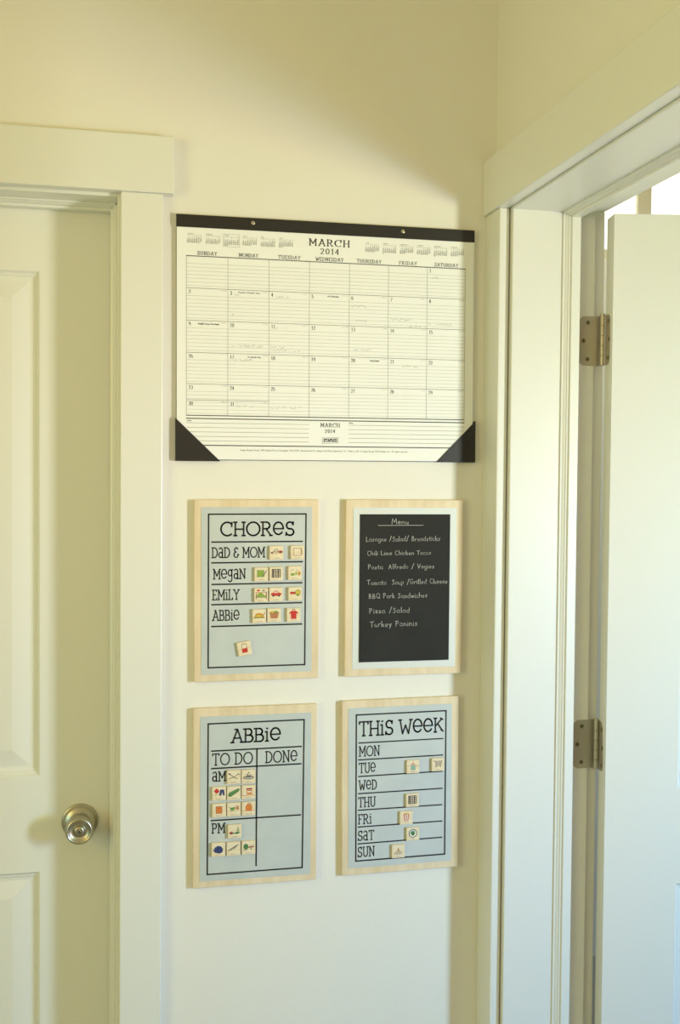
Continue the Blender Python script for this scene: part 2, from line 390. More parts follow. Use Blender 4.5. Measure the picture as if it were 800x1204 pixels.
# ------------------------------------------------------------------ stroke lettering
def arc(cx, cy, rx, ry, a0, a1, n=14):
    return [(cx+rx*math.cos(math.radians(a0+(a1-a0)*k/n)), cy+ry*math.sin(math.radians(a0+(a1-a0)*k/n))) for k in range(n+1)]
def sf(x, y, w=.11): return [(x-w, y), (x+w, y)]
DEC = {     # slab-serif lettering with upper and lower case forms of one height
 'A': (.86, [[(.1, 0), (.46, 1), (.78, 0)], [(.2, .33), (.68, .33)], sf(.1, 0), sf(.78, 0), [(.28, 1), (.46, 1)]]),
 'B': (.72, [[(.14, 0), (.14, 1), (.38, 1)]+arc(.38, .76, .2, .24, 90, -90)+[(.14, .52)], [(.38, .52)]+arc(.42, .26, .24, .26, 90, -90)+[(.14, 0)], [(0, 1), (.14, 1)], [(0, 0), (.14, 0)]]),
 'C': (.88, [arc(.5, .5, .44, .5, 48, 312, 20), [(.8, .68), (.82, .98)]]),
 'D': (.84, [[(.14, 0), (.14, 1), (.3, 1)]+arc(.3, .5, .46, .5, 90, -90, 18)+[(.14, 0)], [(0, 1), (.14, 1)], [(0, 0), (.14, 0)]]),
 'E': (.66, [[(.56, .84), (.56, 1), (.14, 1), (.14, 0), (.58, 0), (.58, .16)], [(.14, .52), (.46, .52)], [(0, 1), (.14, 1)], [(0, 0), (.14, 0)]]),
 'F': (.62, [[(.56, .84), (.56, 1), (.14, 1), (.14, 0)], [(.14, .52), (.44, .52)], [(0, 1), (.14, 1)], sf(.14, 0)]),
 'H': (.86, [[(.14, 0), (.14, 1)], [(.72, 0), (.72, 1)], [(.14, .48), (.72, .48)], sf(.14, 0), sf(.14, 1), sf(.72, 0), sf(.72, 1)]),
 'I': (.3, [[(.15, 0), (.15, 1)], sf(.15, 0), sf(.15, 1)]),
 'J': (.5, [[(.36, 1), (.36, .25)]+arc(.2, .22, .16, .22, 0, -170, 8), sf(.36, 1)]),
 'K': (.8, [[(.14, 0), (.14, 1)], [(.66, .95), (.14, .42)], [(.34, .6), (.7, .1)], sf(.14, 0), sf(.14, 1), [(.56, 1.0), (.74, .9)], [(.62, .16), (.78, .04)]]),
 'L': (.62, [[(.14, 1), (.14, 0), (.56, 0), (.56, .18)], sf(.14, 1), [(0, 0), (.14, 0)]]),
 'M': (1.0, [[(.14, 0), (.14, 1), (.5, .3), (.86, 1), (.86, 0)], sf(.14, 0), sf(.86, 0), [(0, 1), (.14, 1)], [(.86, 1), (1, 1)]]),
 'N': (.86, [[(.14, 0), (.14, 1), (.72, 0), (.72, 1)], sf(.14, 0), sf(.72, 1), [(0, 1), (.14, 1)]]),
 'O': (1.0, [arc(.5, .5, .46, .5, 0, 360, 26)]),
 'P': (.7, [[(.14, 0), (.14, 1), (.38, 1)]+arc(.38, .73, .24, .27, 90, -90)+[(.14, .46)], sf(.14, 0), [(0, 1), (.14, 1)]]),
 'Q': (1.0, [arc(.5, .5, .46, .5, 0, 360, 26), [(.6, .3), (.9, -.1)]]),
 'R': (.8, [[(.14, 0), (.14, 1), (.38, 1)]+arc(.38, .75, .24, .25, 90, -90)+[(.14, .5)], [(.36, .5), (.7, 0)], sf(.14, 0), [(0, 1), (.14, 1)], [(.62, 0), (.8, 0)]]),
 'S': (.7, [arc(.36, .74, .24, .26, 25, 270, 14)+arc(.36, .25, .27, .25, 90, -155, 14), [(.58, .78), (.6, 1)], [(.1, .22), (.08, 0)]]),
 'T': (.78, [[(.39, 0), (.39, 1)], [(.05, .84), (.05, 1), (.73, 1), (.73, .84)], sf(.39, 0)]),
 'U': (.84, [[(.14, 1), (.14, .32)]+arc(.42, .32, .28, .32, 180, 360)+[(.7, 1)], sf(.14, 1), sf(.7, 1)]),
 'V': (.84, [[(.1, 1), (.42, 0), (.74, 1)], sf(.1, 1), sf(.74, 1)]),
 'W': (1.12, [[(.12, 1), (.32, 0), (.56, .62), (.8, 0), (1.0, 1)], sf(.12, 1), sf(1.0, 1)]),
 'Y': (.82, [[(.1, 1), (.41, .5), (.72, 1)], [(.41, .5), (.41, 0)], sf(.1, 1), sf(.72, 1), sf(.41, 0)]),
 'a': (.72, [[(.1, .86)]+arc(.34, .7, .22, .28, 115, 0, 8)+[(.56, 0), (.68, 0)], arc(.32, .27, .24, .26, 0, 360, 16)]),
 'e': (.82, [[(.06, .5), (.74, .5)]+arc(.4, .53, .34, .46, 0, 322, 22)]),
 'g': (.72, [arc(.32, .62, .24, .32, 0, 360, 18), [(.56, .94), (.56, -.05)]+arc(.32, -.06, .24, .24, 0, -160, 10), [(.56, .94), (.68, .94)]]),
 'i': (.34, [[(.17, 0), (.17, .72), (.05, .72)], sf(.17, 0), [(.17, .96), (.175, 1.0)], [(.15, .97), (.2, .97)]]),
 '&': (.74, [arc(.36, .76, .22, .22, 20, 270, 12)+arc(.34, .27, .28, .27, 90, 360, 14), [(.5, .3), (.72, .3)]]),
 '0': (.6, [arc(.3, .5, .25, .5, 0, 360, 16)]), '1': (.42, [[(.08, .8), (.24, 1), (.24, 0)], sf(.24, 0)]),
 '2': (.6, [arc(.29, .73, .23, .27, 165, -30, 10)+[(.05, 0), (.54, 0)]]), '3': (.6, [arc(.28, .75, .22, .25, 150, -90, 10), arc(.28, .26, .25, .26, 90, -150, 12)]),
 '4': (.62, [[(.42, 0), (.42, 1), (.04, .3), (.58, .3)]]), '5': (.6, [[(.5, 1), (.14, 1), (.1, .55)]+arc(.28, .32, .25, .32, 120, -150, 12)]),
 '6': (.6, [[(.46, .98)]+arc(.31, .5, .26, .5, 110, 180, 5)+arc(.3, .3, .25, .3, 180, 540, 16)]), '7': (.58, [[(.06, 1), (.52, 1), (.2, 0)]]),
 '8': (.6, [arc(.3, .76, .2, .24, 0, 360, 14), arc(.3, .26, .25, .26, 0, 360, 14)]), '9': (.6, [arc(.3, .7, .25, .3, 0, 360, 16), [(.55, .7)]+arc(.29, .5, .26, .5, 0, -70, 5)]),
 ' ': (.36, []), '/': (.5, [[(.05, -.1), (.42, 1.1)]]),
}
o_ = lambda cx=.22, cy=.25, r=.2: arc(cx, cy, r, .25, 40, 400, 9)
DEC['s'] = DEC['S']
HND = dict(DEC)
HND.update({
 'a': (.5, [o_(.22), [(.42, .48), (.42, .06), (.5, 0)]]), 'b': (.48, [[(.05, 1), (.05, 0)], o_(.24)]),
 'c': (.42, [arc(.24, .25, .2, .25, 50, 310, 8)]), 'd': (.5, [o_(.22), [(.42, .95), (.42, 0)]]),
 'e': (.46, [[(.05, .26), (.4, .28)]+arc(.23, .25, .19, .25, 10, 310, 8)]), 'f': (.36, [[(.34, .95), (.2, .98), (.14, .8), (.14, 0)], [(0, .5), (.32, .5)]]),
 'g': (.5, [o_(.22), [(.42, .48), (.42, -.25), (.25, -.38), (.08, -.28)]]), 'h': (.46, [[(.05, 1), (.05, 0)], [(.05, .35), (.2, .5), (.36, .42), (.38, 0)]]),
 'i': (.18, [[(.08, .48), (.08, 0)], [(.08, .68), (.09, .72)]]), 'k': (.44, [[(.05, 1), (.05, 0)], [(.36, .5), (.05, .2)], [(.16, .3), (.38, 0)]]),
 'l': (.18, [[(.08, 1), (.08, .06), (.16, 0)]]), 'm': (.7, [[(.05, .48), (.05, 0)], [(.05, .35), (.18, .5), (.3, .4), (.32, 0)], [(.32, .35), (.45, .5), (.57, .4), (.6, 0)]]),
 'n': (.46, [[(.05, .48), (.05, 0)], [(.05, .35), (.2, .5), (.36, .42), (.38, 0)]]), 'o': (.46, [arc(.22, .25, .19, .25, 0, 360, 10)]),
 'p': (.48, [[(.05, .48), (.05, -.4)], o_(.24)]), 'q': (.5, [o_(.22), [(.42, .48), (.42, -.4)]]), 'r': (.36, [[(.05, .48), (.05, 0)], [(.05, .32), (.18, .5), (.32, .46)]]),
 's': (.4, [[(.34, .44), (.18, .5), (.07, .38), (.3, .18), (.22, .02), (.03, .04)]]), 't': (.34, [[(.15, .85), (.15, .06), (.28, 0)], [(0, .52), (.3, .52)]]),
 'u': (.46, [[(.05, .48), (.06, .1), (.2, 0), (.36, .12), (.38, .48)], [(.38, .48), (.4, 0)]]), 'v': (.42, [[(.03, .48), (.2, 0), (.36, .48)]]),
 'w': (.6, [[(.03, .48), (.15, 0), (.28, .4), (.42, 0), (.54, .48)]]), 'x': (.42, [[(.04, .48), (.36, 0)], [(.36, .48), (.04, 0)]]),
 'y': (.44, [[(.04, .48), (.2, .08)], [(.38, .48), (.14, -.38)]]), 'z': (.42, [[(.05, .46), (.36, .46), (.05, .02), (.38, .02)], [(.1, .25), (.32, .25)]]),
 'j': (.24, [[(.16, .48), (.16, -.3), (.02, -.35)], [(.16, .68), (.17, .72)]]), "'": (.14, [[(.07, 1), (.05, .8)]]), ',': (.16, [[(.08, .06), (.04, -.12)]]), '.': (.14, [[(.05, 0), (.08, .02)]]),
 'A': (.62, [[(.03, 0), (.28, .95), (.52, 0)], [(.12, .35), (.46, .35)]]), 'B': (.56, [[(.06, 0), (.06, .95)], [(.02, .95), (.32, .9), (.36, .66), (.1, .52), (.42, .42), (.42, .1), (.02, 0)]]),
 'C': (.6, [arc(.32, .48, .28, .48, 50, 310, 10)]), 'D': (.6, [[(.06, 0), (.06, .95)]+arc(.1, .48, .4, .47, 85, -90, 8)]),
 'G': (.66, [arc(.32, .48, .28, .48, 50, 340, 12)+[(.6, .42), (.36, .42)]]), 'L': (.5, [[(.08, .95), (.06, 0), (.44, .04)]]),
 'M': (.76, [[(.05, 0), (.12, .95), (.36, .3), (.6, .95), (.68, 0)]]), 'P': (.52, [[(.08, 0), (.08, .95)], [(.0, .9), (.34, .94), (.42, .7), (.3, .48), (.08, .46)]]),
 'Q': (.7, [arc(.32, .48, .28, .48, 0, 360, 12), [(.36, .25), (.64, -.05)]]), 'S': (.5, [[(.44, .84), (.24, .96), (.08, .74), (.38, .42), (.34, .06), (.04, .06)]]),
 'T': (.58, [[(.28, 0), (.28, .92)], [(.0, .9), (.56, .95)]]), 'V': (.6, [[(.04, .95), (.28, 0), (.54, .98)]]), 'F': (.52, [[(.06, 0), (.06, .95), (.46, .95)], [(.06, .5), (.36, .5)]]),
 'J': (.5, [[(.36, .95), (.34, .1), (.12, 0), (.04, .16)]]), 'N': (.66, [[(.06, 0), (.06, .95), (.54, 0), (.54, .95)]]), 'O': (.66, [arc(.32, .48, .28, .48, 0, 360, 12)]),
 'I': (.2, [[(.1, 0), (.1, .95)]]), 'U': (.62, [[(.06, .95), (.06, .25), (.3, 0), (.54, .25), (.54, .95)]]), 'E': (.52, [[(.46, .95), (.06, .95), (.06, 0), (.46, 0)], [(.06, .5), (.38, .5)]]),
 'H': (.62, [[(.06, 0), (.06, .95)], [(.54, 0), (.54, .95)], [(.06, .48), (.54, .48)]]), 'R': (.56, [[(.06, 0), (.06, .95), (.36, .9), (.38, .55), (.06, .48), (.46, 0)]]), '-': (.4, [[(.05, .35), (.32, .35)]]),
})
def text(q, s, x0, x1, ztop, zbase, wd, mt, font=DEC, y=0, thick=None, slope=0, jit=0, gap=.10):
    """fits s between x0 and x1; cap height ztop - zbase; slope adds height along the line"""
    s = [c if c in font else ' ' for c in s]; adv = sum(font[c][0]+gap for c in s)-gap; H = ztop-zbase; k = (x1-x0)/adv; x = x0
    for c in s:
        wdt, sts = font[c]; jz = random.uniform(-jit, jit)*H; jk = 1+random.uniform(-jit, jit)
        for st in sts:
            q.ribbon([(x+p[0]*k*jk, zbase+jz+p[1]*H*jk+slope*(x+p[0]*k-x0)) for p in st], wd, mt, y, thick)
        x += (wdt+gap)*k
def scribble(q, x0, x1, z, h, wd, mt, y=0):
    """illegible small handwriting"""
    x = x0; p = []
    while x < x1:
        p.append((x, z+random.uniform(0, h))); x += h*random.uniform(.25, .5)
        if random.random() < .12: q.ribbon(p, wd, mt, y); p = []; x += h*.6
    if len(p) > 1: q.ribbon(p, wd, mt, y)

# ------------------------------------------------------------------ desk-pad calendar
mmv = .001
cal = empty('wall_calendar', (.4121, D, 1.7889), 0, -.0035,
            label='large white monthly desk pad calendar with black top strip and black corners', category='calendar')
YP = -.0085
q = MB(); q.box(-.2795, -.0030, -.2185, .2785, 0, .2170, BLACK); q.build('backing_board', cal, bevel=.001)
q = MB(); q.box(-.2790, YP, -.2175, .2783, -.0030, .2172, PAPER); q.build('page', cal, bevel=.0006)
q = MB(); q.box(-.2800, YP-.0012, .1960, .2790, YP+.0001, .2185, BLACK); q.box(-.2800, YP, .2170, .2790, 0, .2185, BLACK); q.build('header_strip', cal, bevel=.0005)
for x in (-.1427, .1380):
    g = MB(); g.lathe([(.0034, 0), (.0034, .0008), (.0024, .0012), (.0018, .0006)], BRASS, 18); g.build('grommet', cal, (x, YP-.0012, .2095), smooth=True)
def tri(pts, name):
    q = MB(); n = 3; y0, y1 = YP-.0016, 0
    vs = [(p[0], y0, p[1]) for p in pts]+[(p[0], y1, p[1]) for p in pts]
    q.add(vs, [(0, 1, 2), (5, 4, 3), (0, 3, 4, 1), (1, 4, 5, 2), (2, 5, 3, 0)], BLACK)
    q.build(name, cal, bevel=.0007)
tri([(-.2815, -.1435), (-.2815, -.2205), (-.2010, -.2205)], 'corner_pocket')
tri([(.2840, -.1400), (.2060, -.2190), (.2840, -.2190)], 'corner_pocket')
YI = YP-.00025
GX = [-.2619, -.1877, -.1129, -.0383, .0367, .1113, .1863, .2612]
GZ = [.1455, .0885, .0310, -.0262, -.0822, -.1385]
q = MB()
q.ribbon([(GX[0], GZ[0]), (GX[7], GZ[0])], .0015, INK, YI)
for z in GZ[1:5]: q.ribbon([(GX[0], z), (GX[7], z)], .0007, INK, YI)
q.ribbon([(GX[0], GZ[5]), (GX[7], GZ[5])], .0016, INK, YI)
q.ribbon([(GX[0], -.1110), (GX[2], -.1110)], .0007, INK, YI)
for x in GX: q.ribbon([(x, GZ[0]), (x, GZ[5])], .0005, INKM, YI)
q.ribbon([(GX[0], -.1440), (GX[7], -.1440)], .0018, INK, YI); q.ribbon([(GX[0], -.1920), (GX[7], -.1920)], .0018, INK, YI)
q.build('printed_grid', cal)
q = MB()
for r in range(5):
    dz = (GZ[r]-GZ[r+1])
    for k in range(7):
        z = GZ[r]-dz*(.235+k*.115)
        if z > GZ[r+1]+.002: q.ribbon([(GX[0], z), (GX[7], z)], .00042, INKL, YI+.00005)
for k in range(5):
    z = -.1440-.008*(k+1)
    if k < 5: q.ribbon([(GX[0], z), (-.0385, z)], .0006, INKM, YI); q.ribbon([(.0367, z), (GX[7], z)], .0006, INKM, YI)
q.build('writing_lines', cal)
q = MB(); text(q, 'MARCH', -.0395, .0370, .1868, .1752, .0009, INK, y=YI, thick=.0025, gap=.2); text(q, '2014', -.0180, .0168, .1700, .1605, .0008, INK, y=YI, thick=.0017, gap=.25)
q.build('month_heading', cal)
for i, d in enumerate(['SUNDAY', 'MONDAY', 'TUESDAY', 'WEDNESDAY', 'THURSDAY', 'FRIDAY', 'SATURDAY']):
    c = (GX[i]+GX[i+1])/2; hw = .00292*len(d)
    q = MB(); text(q, d, c-hw, c+hw, .1542, .1480, .00045, INK, y=YI, thick=.0011, gap=.18); q.build('weekday_heading', cal)
q = MB()
def num(n, c, zt):
    s = str(n); wdt = .0032*len(s)
    text(q, s, GX[c]+.0042, GX[c]+.0042+wdt+(.0008 if len(s) > 1 else 0), zt-.0032, zt-.0092, .0005, INK, y=YI, thick=.0009, gap=.16)
    scribble(q, GX[c+1]-.0125, GX[c+1]-.002, zt-.0036, .0014, .0003, INKM, YI)
num(1, 6, GZ[0])
for r, st in ((1, 2), (2, 9), (3, 16), (4, 23)):
    for c in range(7): num(st+c, c, GZ[r])
num(30, 0, -.1110); num(31, 1, -.1110)
q.build('date_numbers', cal)
months = ['January', 'February', 'March', 'April', 'May', 'June', 'July', 'August', 'September', 'October', 'November', 'December']
days = [31, 28, 31, 30, 31, 30, 31, 31, 30, 31, 30, 31]; first = 3
xl = [-.2610+.0332*i for i in range(6)]; xr = [.0665+.0331*i for i in range(6)]
for i, nm in enumerate(months):
    x0 = (xl+xr)[i]; zt = .1862; q = MB()
    text(q, nm, x0+.001, x0+.001+.00155*len(nm), zt, zt-.0018, .0003, INKS, HND, YI)
    for k, ch in enumerate('SMTWTFS'): text(q, ch, x0+.0008+k*.00385, x0+.0022+k*.00385, zt-.0034, zt-.0049, .00028, INKS, DEC, YI)
    r = 0; c = first
    for d in range(1, days[i]+1):
        s = str(d); xx = x0+c*.00385
        text(q, s, xx+(0 if len(s) > 1 else .0013), xx+.0027, zt-.0062-r*.0024, zt-.0079-r*.0024, .0003, INKS, DEC, YI)
        c += 1
        if c > 6: c = 0; r += 1
    first = (first+days[i]) % 7
    if i == 2: q.ribbon([(x0-.0015, zt+.0012), (x0+.0275, zt+.0012), (x0+.0275, zt-.0215), (x0-.0015, zt-.0215), (x0-.0015, zt+.0012)], .0004, INKS, YI)
    q.build('mini_calendar', cal)
q = MB(); text(q, 'MARCH', -.0165, .0200, -.1490, -.1560, .0006, INK, y=YI, thick=.0012, gap=.2); text(q, '2014', -.0080, .0110, -.1605, -.1665, .0006, INK, y=YI, thick=.0011, gap=.3); q.build('footer_month', cal)
q = MB(); a = math.radians(3)
bx = [(-.0130, -.1762), (.0165, -.1752), (.0165, -.1850), (-.0130, -.1862), (-.0130, -.1762)]
q.ribbon(bx, .0006, INK, YI); text(q, 'STAPLES', -.0105, .0142, -.1781, -.1833, .0009, INK, y=YI, thick=.0013, slope=.03, gap=.16); q.build('maker_mark', cal)
q = MB(); text(q, "Staples Brands Group  500 Staples Drive, Framingham, MA 01702  Manufactured for Staples the Office Superstore, LLC  Made in USA  Envelope Design 2013 Staples, Inc.  All rights reserved.", -.165, .150, -.1985, -.2012, .00035, INKM, HND, YI); 
text(q, 'Notes', -.2605, -.2525, -.1465, -.1490, .0004, INKM, HND, YI); text(q, 'Notes', .0375, .0455, -.1465, -.1490, .0004, INKM, HND, YI)
q.build('footer_print', cal)
# printed holiday notes and pencilled entries (most are too small to read in the photo)
for (s_, a_, b_, c_, d_) in (
    ('Daylight Saving Time Begins', GX[0]+.021, GX[0]+.059, GZ[2]-.0040, GZ[2]-.0066),
    ("St. Patrick's Day", GX[1]+.036, GX[1]+.060, GZ[3]-.0040, GZ[3]-.0066),
    ('Casimir Pulaski Day', GX[1]+.019, GX[1]+.058, GZ[1]-.0032, GZ[1]-.0056),
    ('Ash Wednesday', GX[3]+.034, GX[3]+.055, GZ[1]-.0036, GZ[1]-.0060),
    ('Spring Begins', GX[4]+.040, GX[4]+.058, GZ[3]-.0040, GZ[3]-.0066),
):
    q = MB(); text(q, s_, a_, b_, c_, d_, .0005, INK, HND, YI); q.build('holiday_print', cal)
for (x0, x1, z, h) in ((GX[1]+.012, GX[1]+.022, .0775, .004), (GX[2]+.008, GX[2]+.040, .0765, .005), (GX[1]+.003, GX[1]+.011, .0415, .0045), (GX[2]+.003, GX[2]+.008, .0405, .004),
                       (GX[2]+.012, GX[2]+.034, .0205, .004), (GX[1]+.003, GX[1]+.064, -.0140, .004), (GX[2]+.003, GX[2]+.030, -.0140, .004), (GX[2]+.003, GX[2]+.058, -.0205, .0045),
                       (GX[1]+.012, GX[1]+.052, -.0395, .005), (GX[1]+.016, GX[1]+.048, -.1225, .005), (GX[2]+.005, GX[2]+.060, -.1245, .0055), (GX[4]+.004, GX[4]+.036, .0650, .005),
                       (GX[4]+.008, GX[4]+.034, .0385, .0045), (GX[5]+.004, GX[5]+.046, .0435, .0045), (GX[5]+.036, GX[5]+.074, .0320, .004), (GX[6]+.003, GX[6]+.050, .0375, .0045),
                       (GX[6]+.009, GX[6]+.028, .1235, .006), (GX[4]+.003, GX[4]+.044, -.0150, .0045), (GX[5]+.028, GX[5]+.060, -.0430, .005)):
    q = MB(); scribble(q, x0, x1, z, h, .00045, PENCIL, YI); q.build('handwriting', cal)

# ------------------------------------------------------------------ the four wooden boards
def board(name, x, z, w, h, rot, sheet, label, group='framed message boards below the calendar', smat=SHEET):
    b = empty(name, (x, D, z), 0, -rot, label=label, category='board')
    q = MB(); q.box(-w/2, -.0115, -h/2, w/2, 0, h/2, WOOD); q.build('wooden_backboard', b, bevel=.0012)
    q = MB(); x0, z1, x1, z0 = [v*mmv for v in sheet]; q.box(x0, -.0122, z0, x1, -.0112, z1, smat); q.build('metal_sheet', b, bevel=.0002)
    return b
YB = -.01245
def border(b, pts, wd=.0027):
    q = MB(); p = [(a*mmv, c*mmv) for a, c in pts]; q.ribbon(p+[p[0]], wd, VINYL, YB); q.build('border_line', b)
def rline(b, l, wd=.0027):
    q = MB(); q.ribbon([(l[0]*mmv, l[1]*mmv), (l[2]*mmv, l[3]*mmv)], wd, VINYL, YB); q.build('ruled_line', b)
def word(b, s, t, wd=.0021, name='lettering', gap=.10, sl=0):
    q = MB(); text(q, s, t[0]*mmv, t[2]*mmv, t[1]*mmv, t[3]*mmv, wd, VINYL, y=YB, gap=gap, slope=sl); q.build(name, b)
b1 = board('chore_chart_board', .2801, 1.3334, .2290, .3300, .004, (-101.8, 151.8, 101.4, -151.8), 'wooden framed metal board lettered CHORES with rows of picture tiles')
border(b1, [(-88.6, 139), (90, 139), (88.4, -139), (-89.3, -139)])
for l in ((-82.9, 88.7, 83.5, 88.6), (-82.7, 51.1, 83.5, 51.2), (-82.7, 12.0, 82.9, 12.4), (-82.9, -24.7, 82.6, -24.3), (-83.1, -64.3, 82.6, -63.8)): rline(b1, l)
word(b1, 'CHORes', (-67.8, 124.3, 68.9, 100), .0030, gap=.04)
for s, t in (('DaD & MOM', (-82.9, 78.4, 14, 60.5)), ('MegaN', (-80.4, 39.3, -21.2, 21.8)), ('EMiLY', (-81.9, 1.7, -32.6, -16)), ('ABBie', (-81.7, -35.4, -32.4, -53.4))): word(b1, s, t, .0020, gap=.06)
b2 = board('menu_board', .5591, 1.3342, .2284, .3301, 0, (-100.0, 150.6, 101.2, -151.2), 'wooden framed metal board with a black chalkboard panel listing the weekly menu', smat=SHEETM)
q = MB(); q.box(-.0875, -.0132, -.1384, .0880, -.0120, .1381, CHALKB); q.build('chalkboard_panel', b2)
YC = -.0134
q = MB(); q.ribbon([(-.0527, .1172), (.0348, .1175)], .0009, CHALK, YC); q.build('underline', b2)
for s, t in (('Menu', (-26.9, 130, 6.6, 119.9)), ('Lasagne /Salad/ Breadsticks', (-75.8, 96.4, 68.4, 87.4)), ('Chili Lime Chicken Tacos', (-73.1, 69.9, 51, 61.6)), ('Pasta  Alfredo / Vegies', (-71.6, 44.4, 57.6, 35.8)),
             ('Tomato  Soup /Grilled Cheese', (-73, 15.6, 84.0, 6.4)), ('BBQ Pork Sandwiches', (-69.4, -10, 44.4, -19.3)), ('Pizza /Salad', (-68.4, -37, 10.2, -47.0)), ('Turkey Paninis', (-66.9, -62.2, 25.5, -72.5))):
    q = MB(); text(q, s, t[0]*mmv, t[2]*mmv, t[1]*mmv, t[3]*mmv, .00095, CHALK, HND, YC, slope=.006, jit=.05); q.build('chalk_writing', b2)
b3 = board('routine_board', .2796, .9557, .2287, .3290, .001, (-102.0, 149.4, 102.8, -152.6), 'wooden framed metal board lettered ABBie with TO DO and DONE columns')
border(b3, [(-87.5, 136), (89.4, 136.6), (87.4, -139.5), (-88.3, -140)])
for l in ((-81.2, 86, 84.5, 87), (-81.1, 54, 84.1, 54.8), (-81.6, -41.4, 83.8, -40.7), (1.7, 86.1, 1.2, -129.8)): rline(b3, l)
word(b3, 'ABBie', (-45.9, 123.8, 46.6, 100), .0030, gap=.04)
for s, t in (('TO DO', (-80.2, 80.6, -5.8, 60)), ('DONe', (17.5, 80.2, 77.3, 59.8)), ('aM', (-80.1, 47.5, -54.7, 30.6)), ('PM', (-80.6, -47.4, -55.8, -64.6))): word(b3, s, t, .0021, gap=.08)
b4 = board('week_board', .5559, .9598, .2283, .3292, .008, (-101.8, 151, 100.2, -151.2), 'wooden framed metal board lettered THiS WeeK with seven weekday rows')
border(b4, [(-86.8, 138), (88.6, 138), (86.8, -137.6), (-87.6, -138)])
for l in ((-82.1, 85, 82.7, 85), (-82.5, 53.2, 82.4, 53.4), (-82.2, 21.8, 81.7, 22.3), (-82.5, -10.6, 81.4, -10.6), (-82.9, -41.9, 81.1, -42), (-83.3, -73.7, 81.5, -73.5), (-83.3, -105.6, 81.2, -104.8)): rline(b4, l, .0024)
word(b4, 'THiS WeeK', (-82, 124.4, 83.4, 98.2), .0030, gap=.03)
for s, t in (('MON', (-81.7, 78.1, -41.4, 59.8)), ('TUe', (-81.4, 46.6, -49.4, 28.4)), ('WeD', (-82.1, 13.7, -46.8, -3.9)), ('THU', (-82.8, -18.4, -49.4, -36.3)), ('FRi', (-83.2, -50.5, -56.7, -68.2)), ('SaT', (-83.9, -81.7, -52.1, -99.4)), ('SUN', (-84.2, -112.3, -51.1, -130.4))): word(b4, s, t, .0019, gap=.08)

# ------------------------------------------------------------------ picture tiles (1 inch wooden magnets)
def ic(name, rgb): return mat('ink_'+name, rgb, .6)
K = {k: ic(n, c) for k, (n, c) in dict(R=('red', (.80, .20, .16)), B=('brown', (.47, .31, .24)), G=('green', (.55, .66, .25)), g=('dark_green', (.27, .50, .28)), U=('navy', (.20, .25, .45)), O=('orange', (.86, .50, .22)),
     D=('dark', (.30, .25, .22)), Y=('yellow', (.84, .74, .30)), T=('teal', (.55, .72, .66)), W=('white', (.93, .92, .86)), P=('plum', (.60, .25, .25)), S=('grey', (.55, .53, .50)), o=('amber', (.82, .60, .22)), t=('tan', (.76, .52, .34))).items()}
def rc(x0, y0, x1, y1): return [(x0, y0), (x1, y0), (x1, y1), (x0, y1)]
def el(cx, cy, rx, ry, n=18): return arc(cx, cy, rx, ry, 0, 360-360/n, n-1)
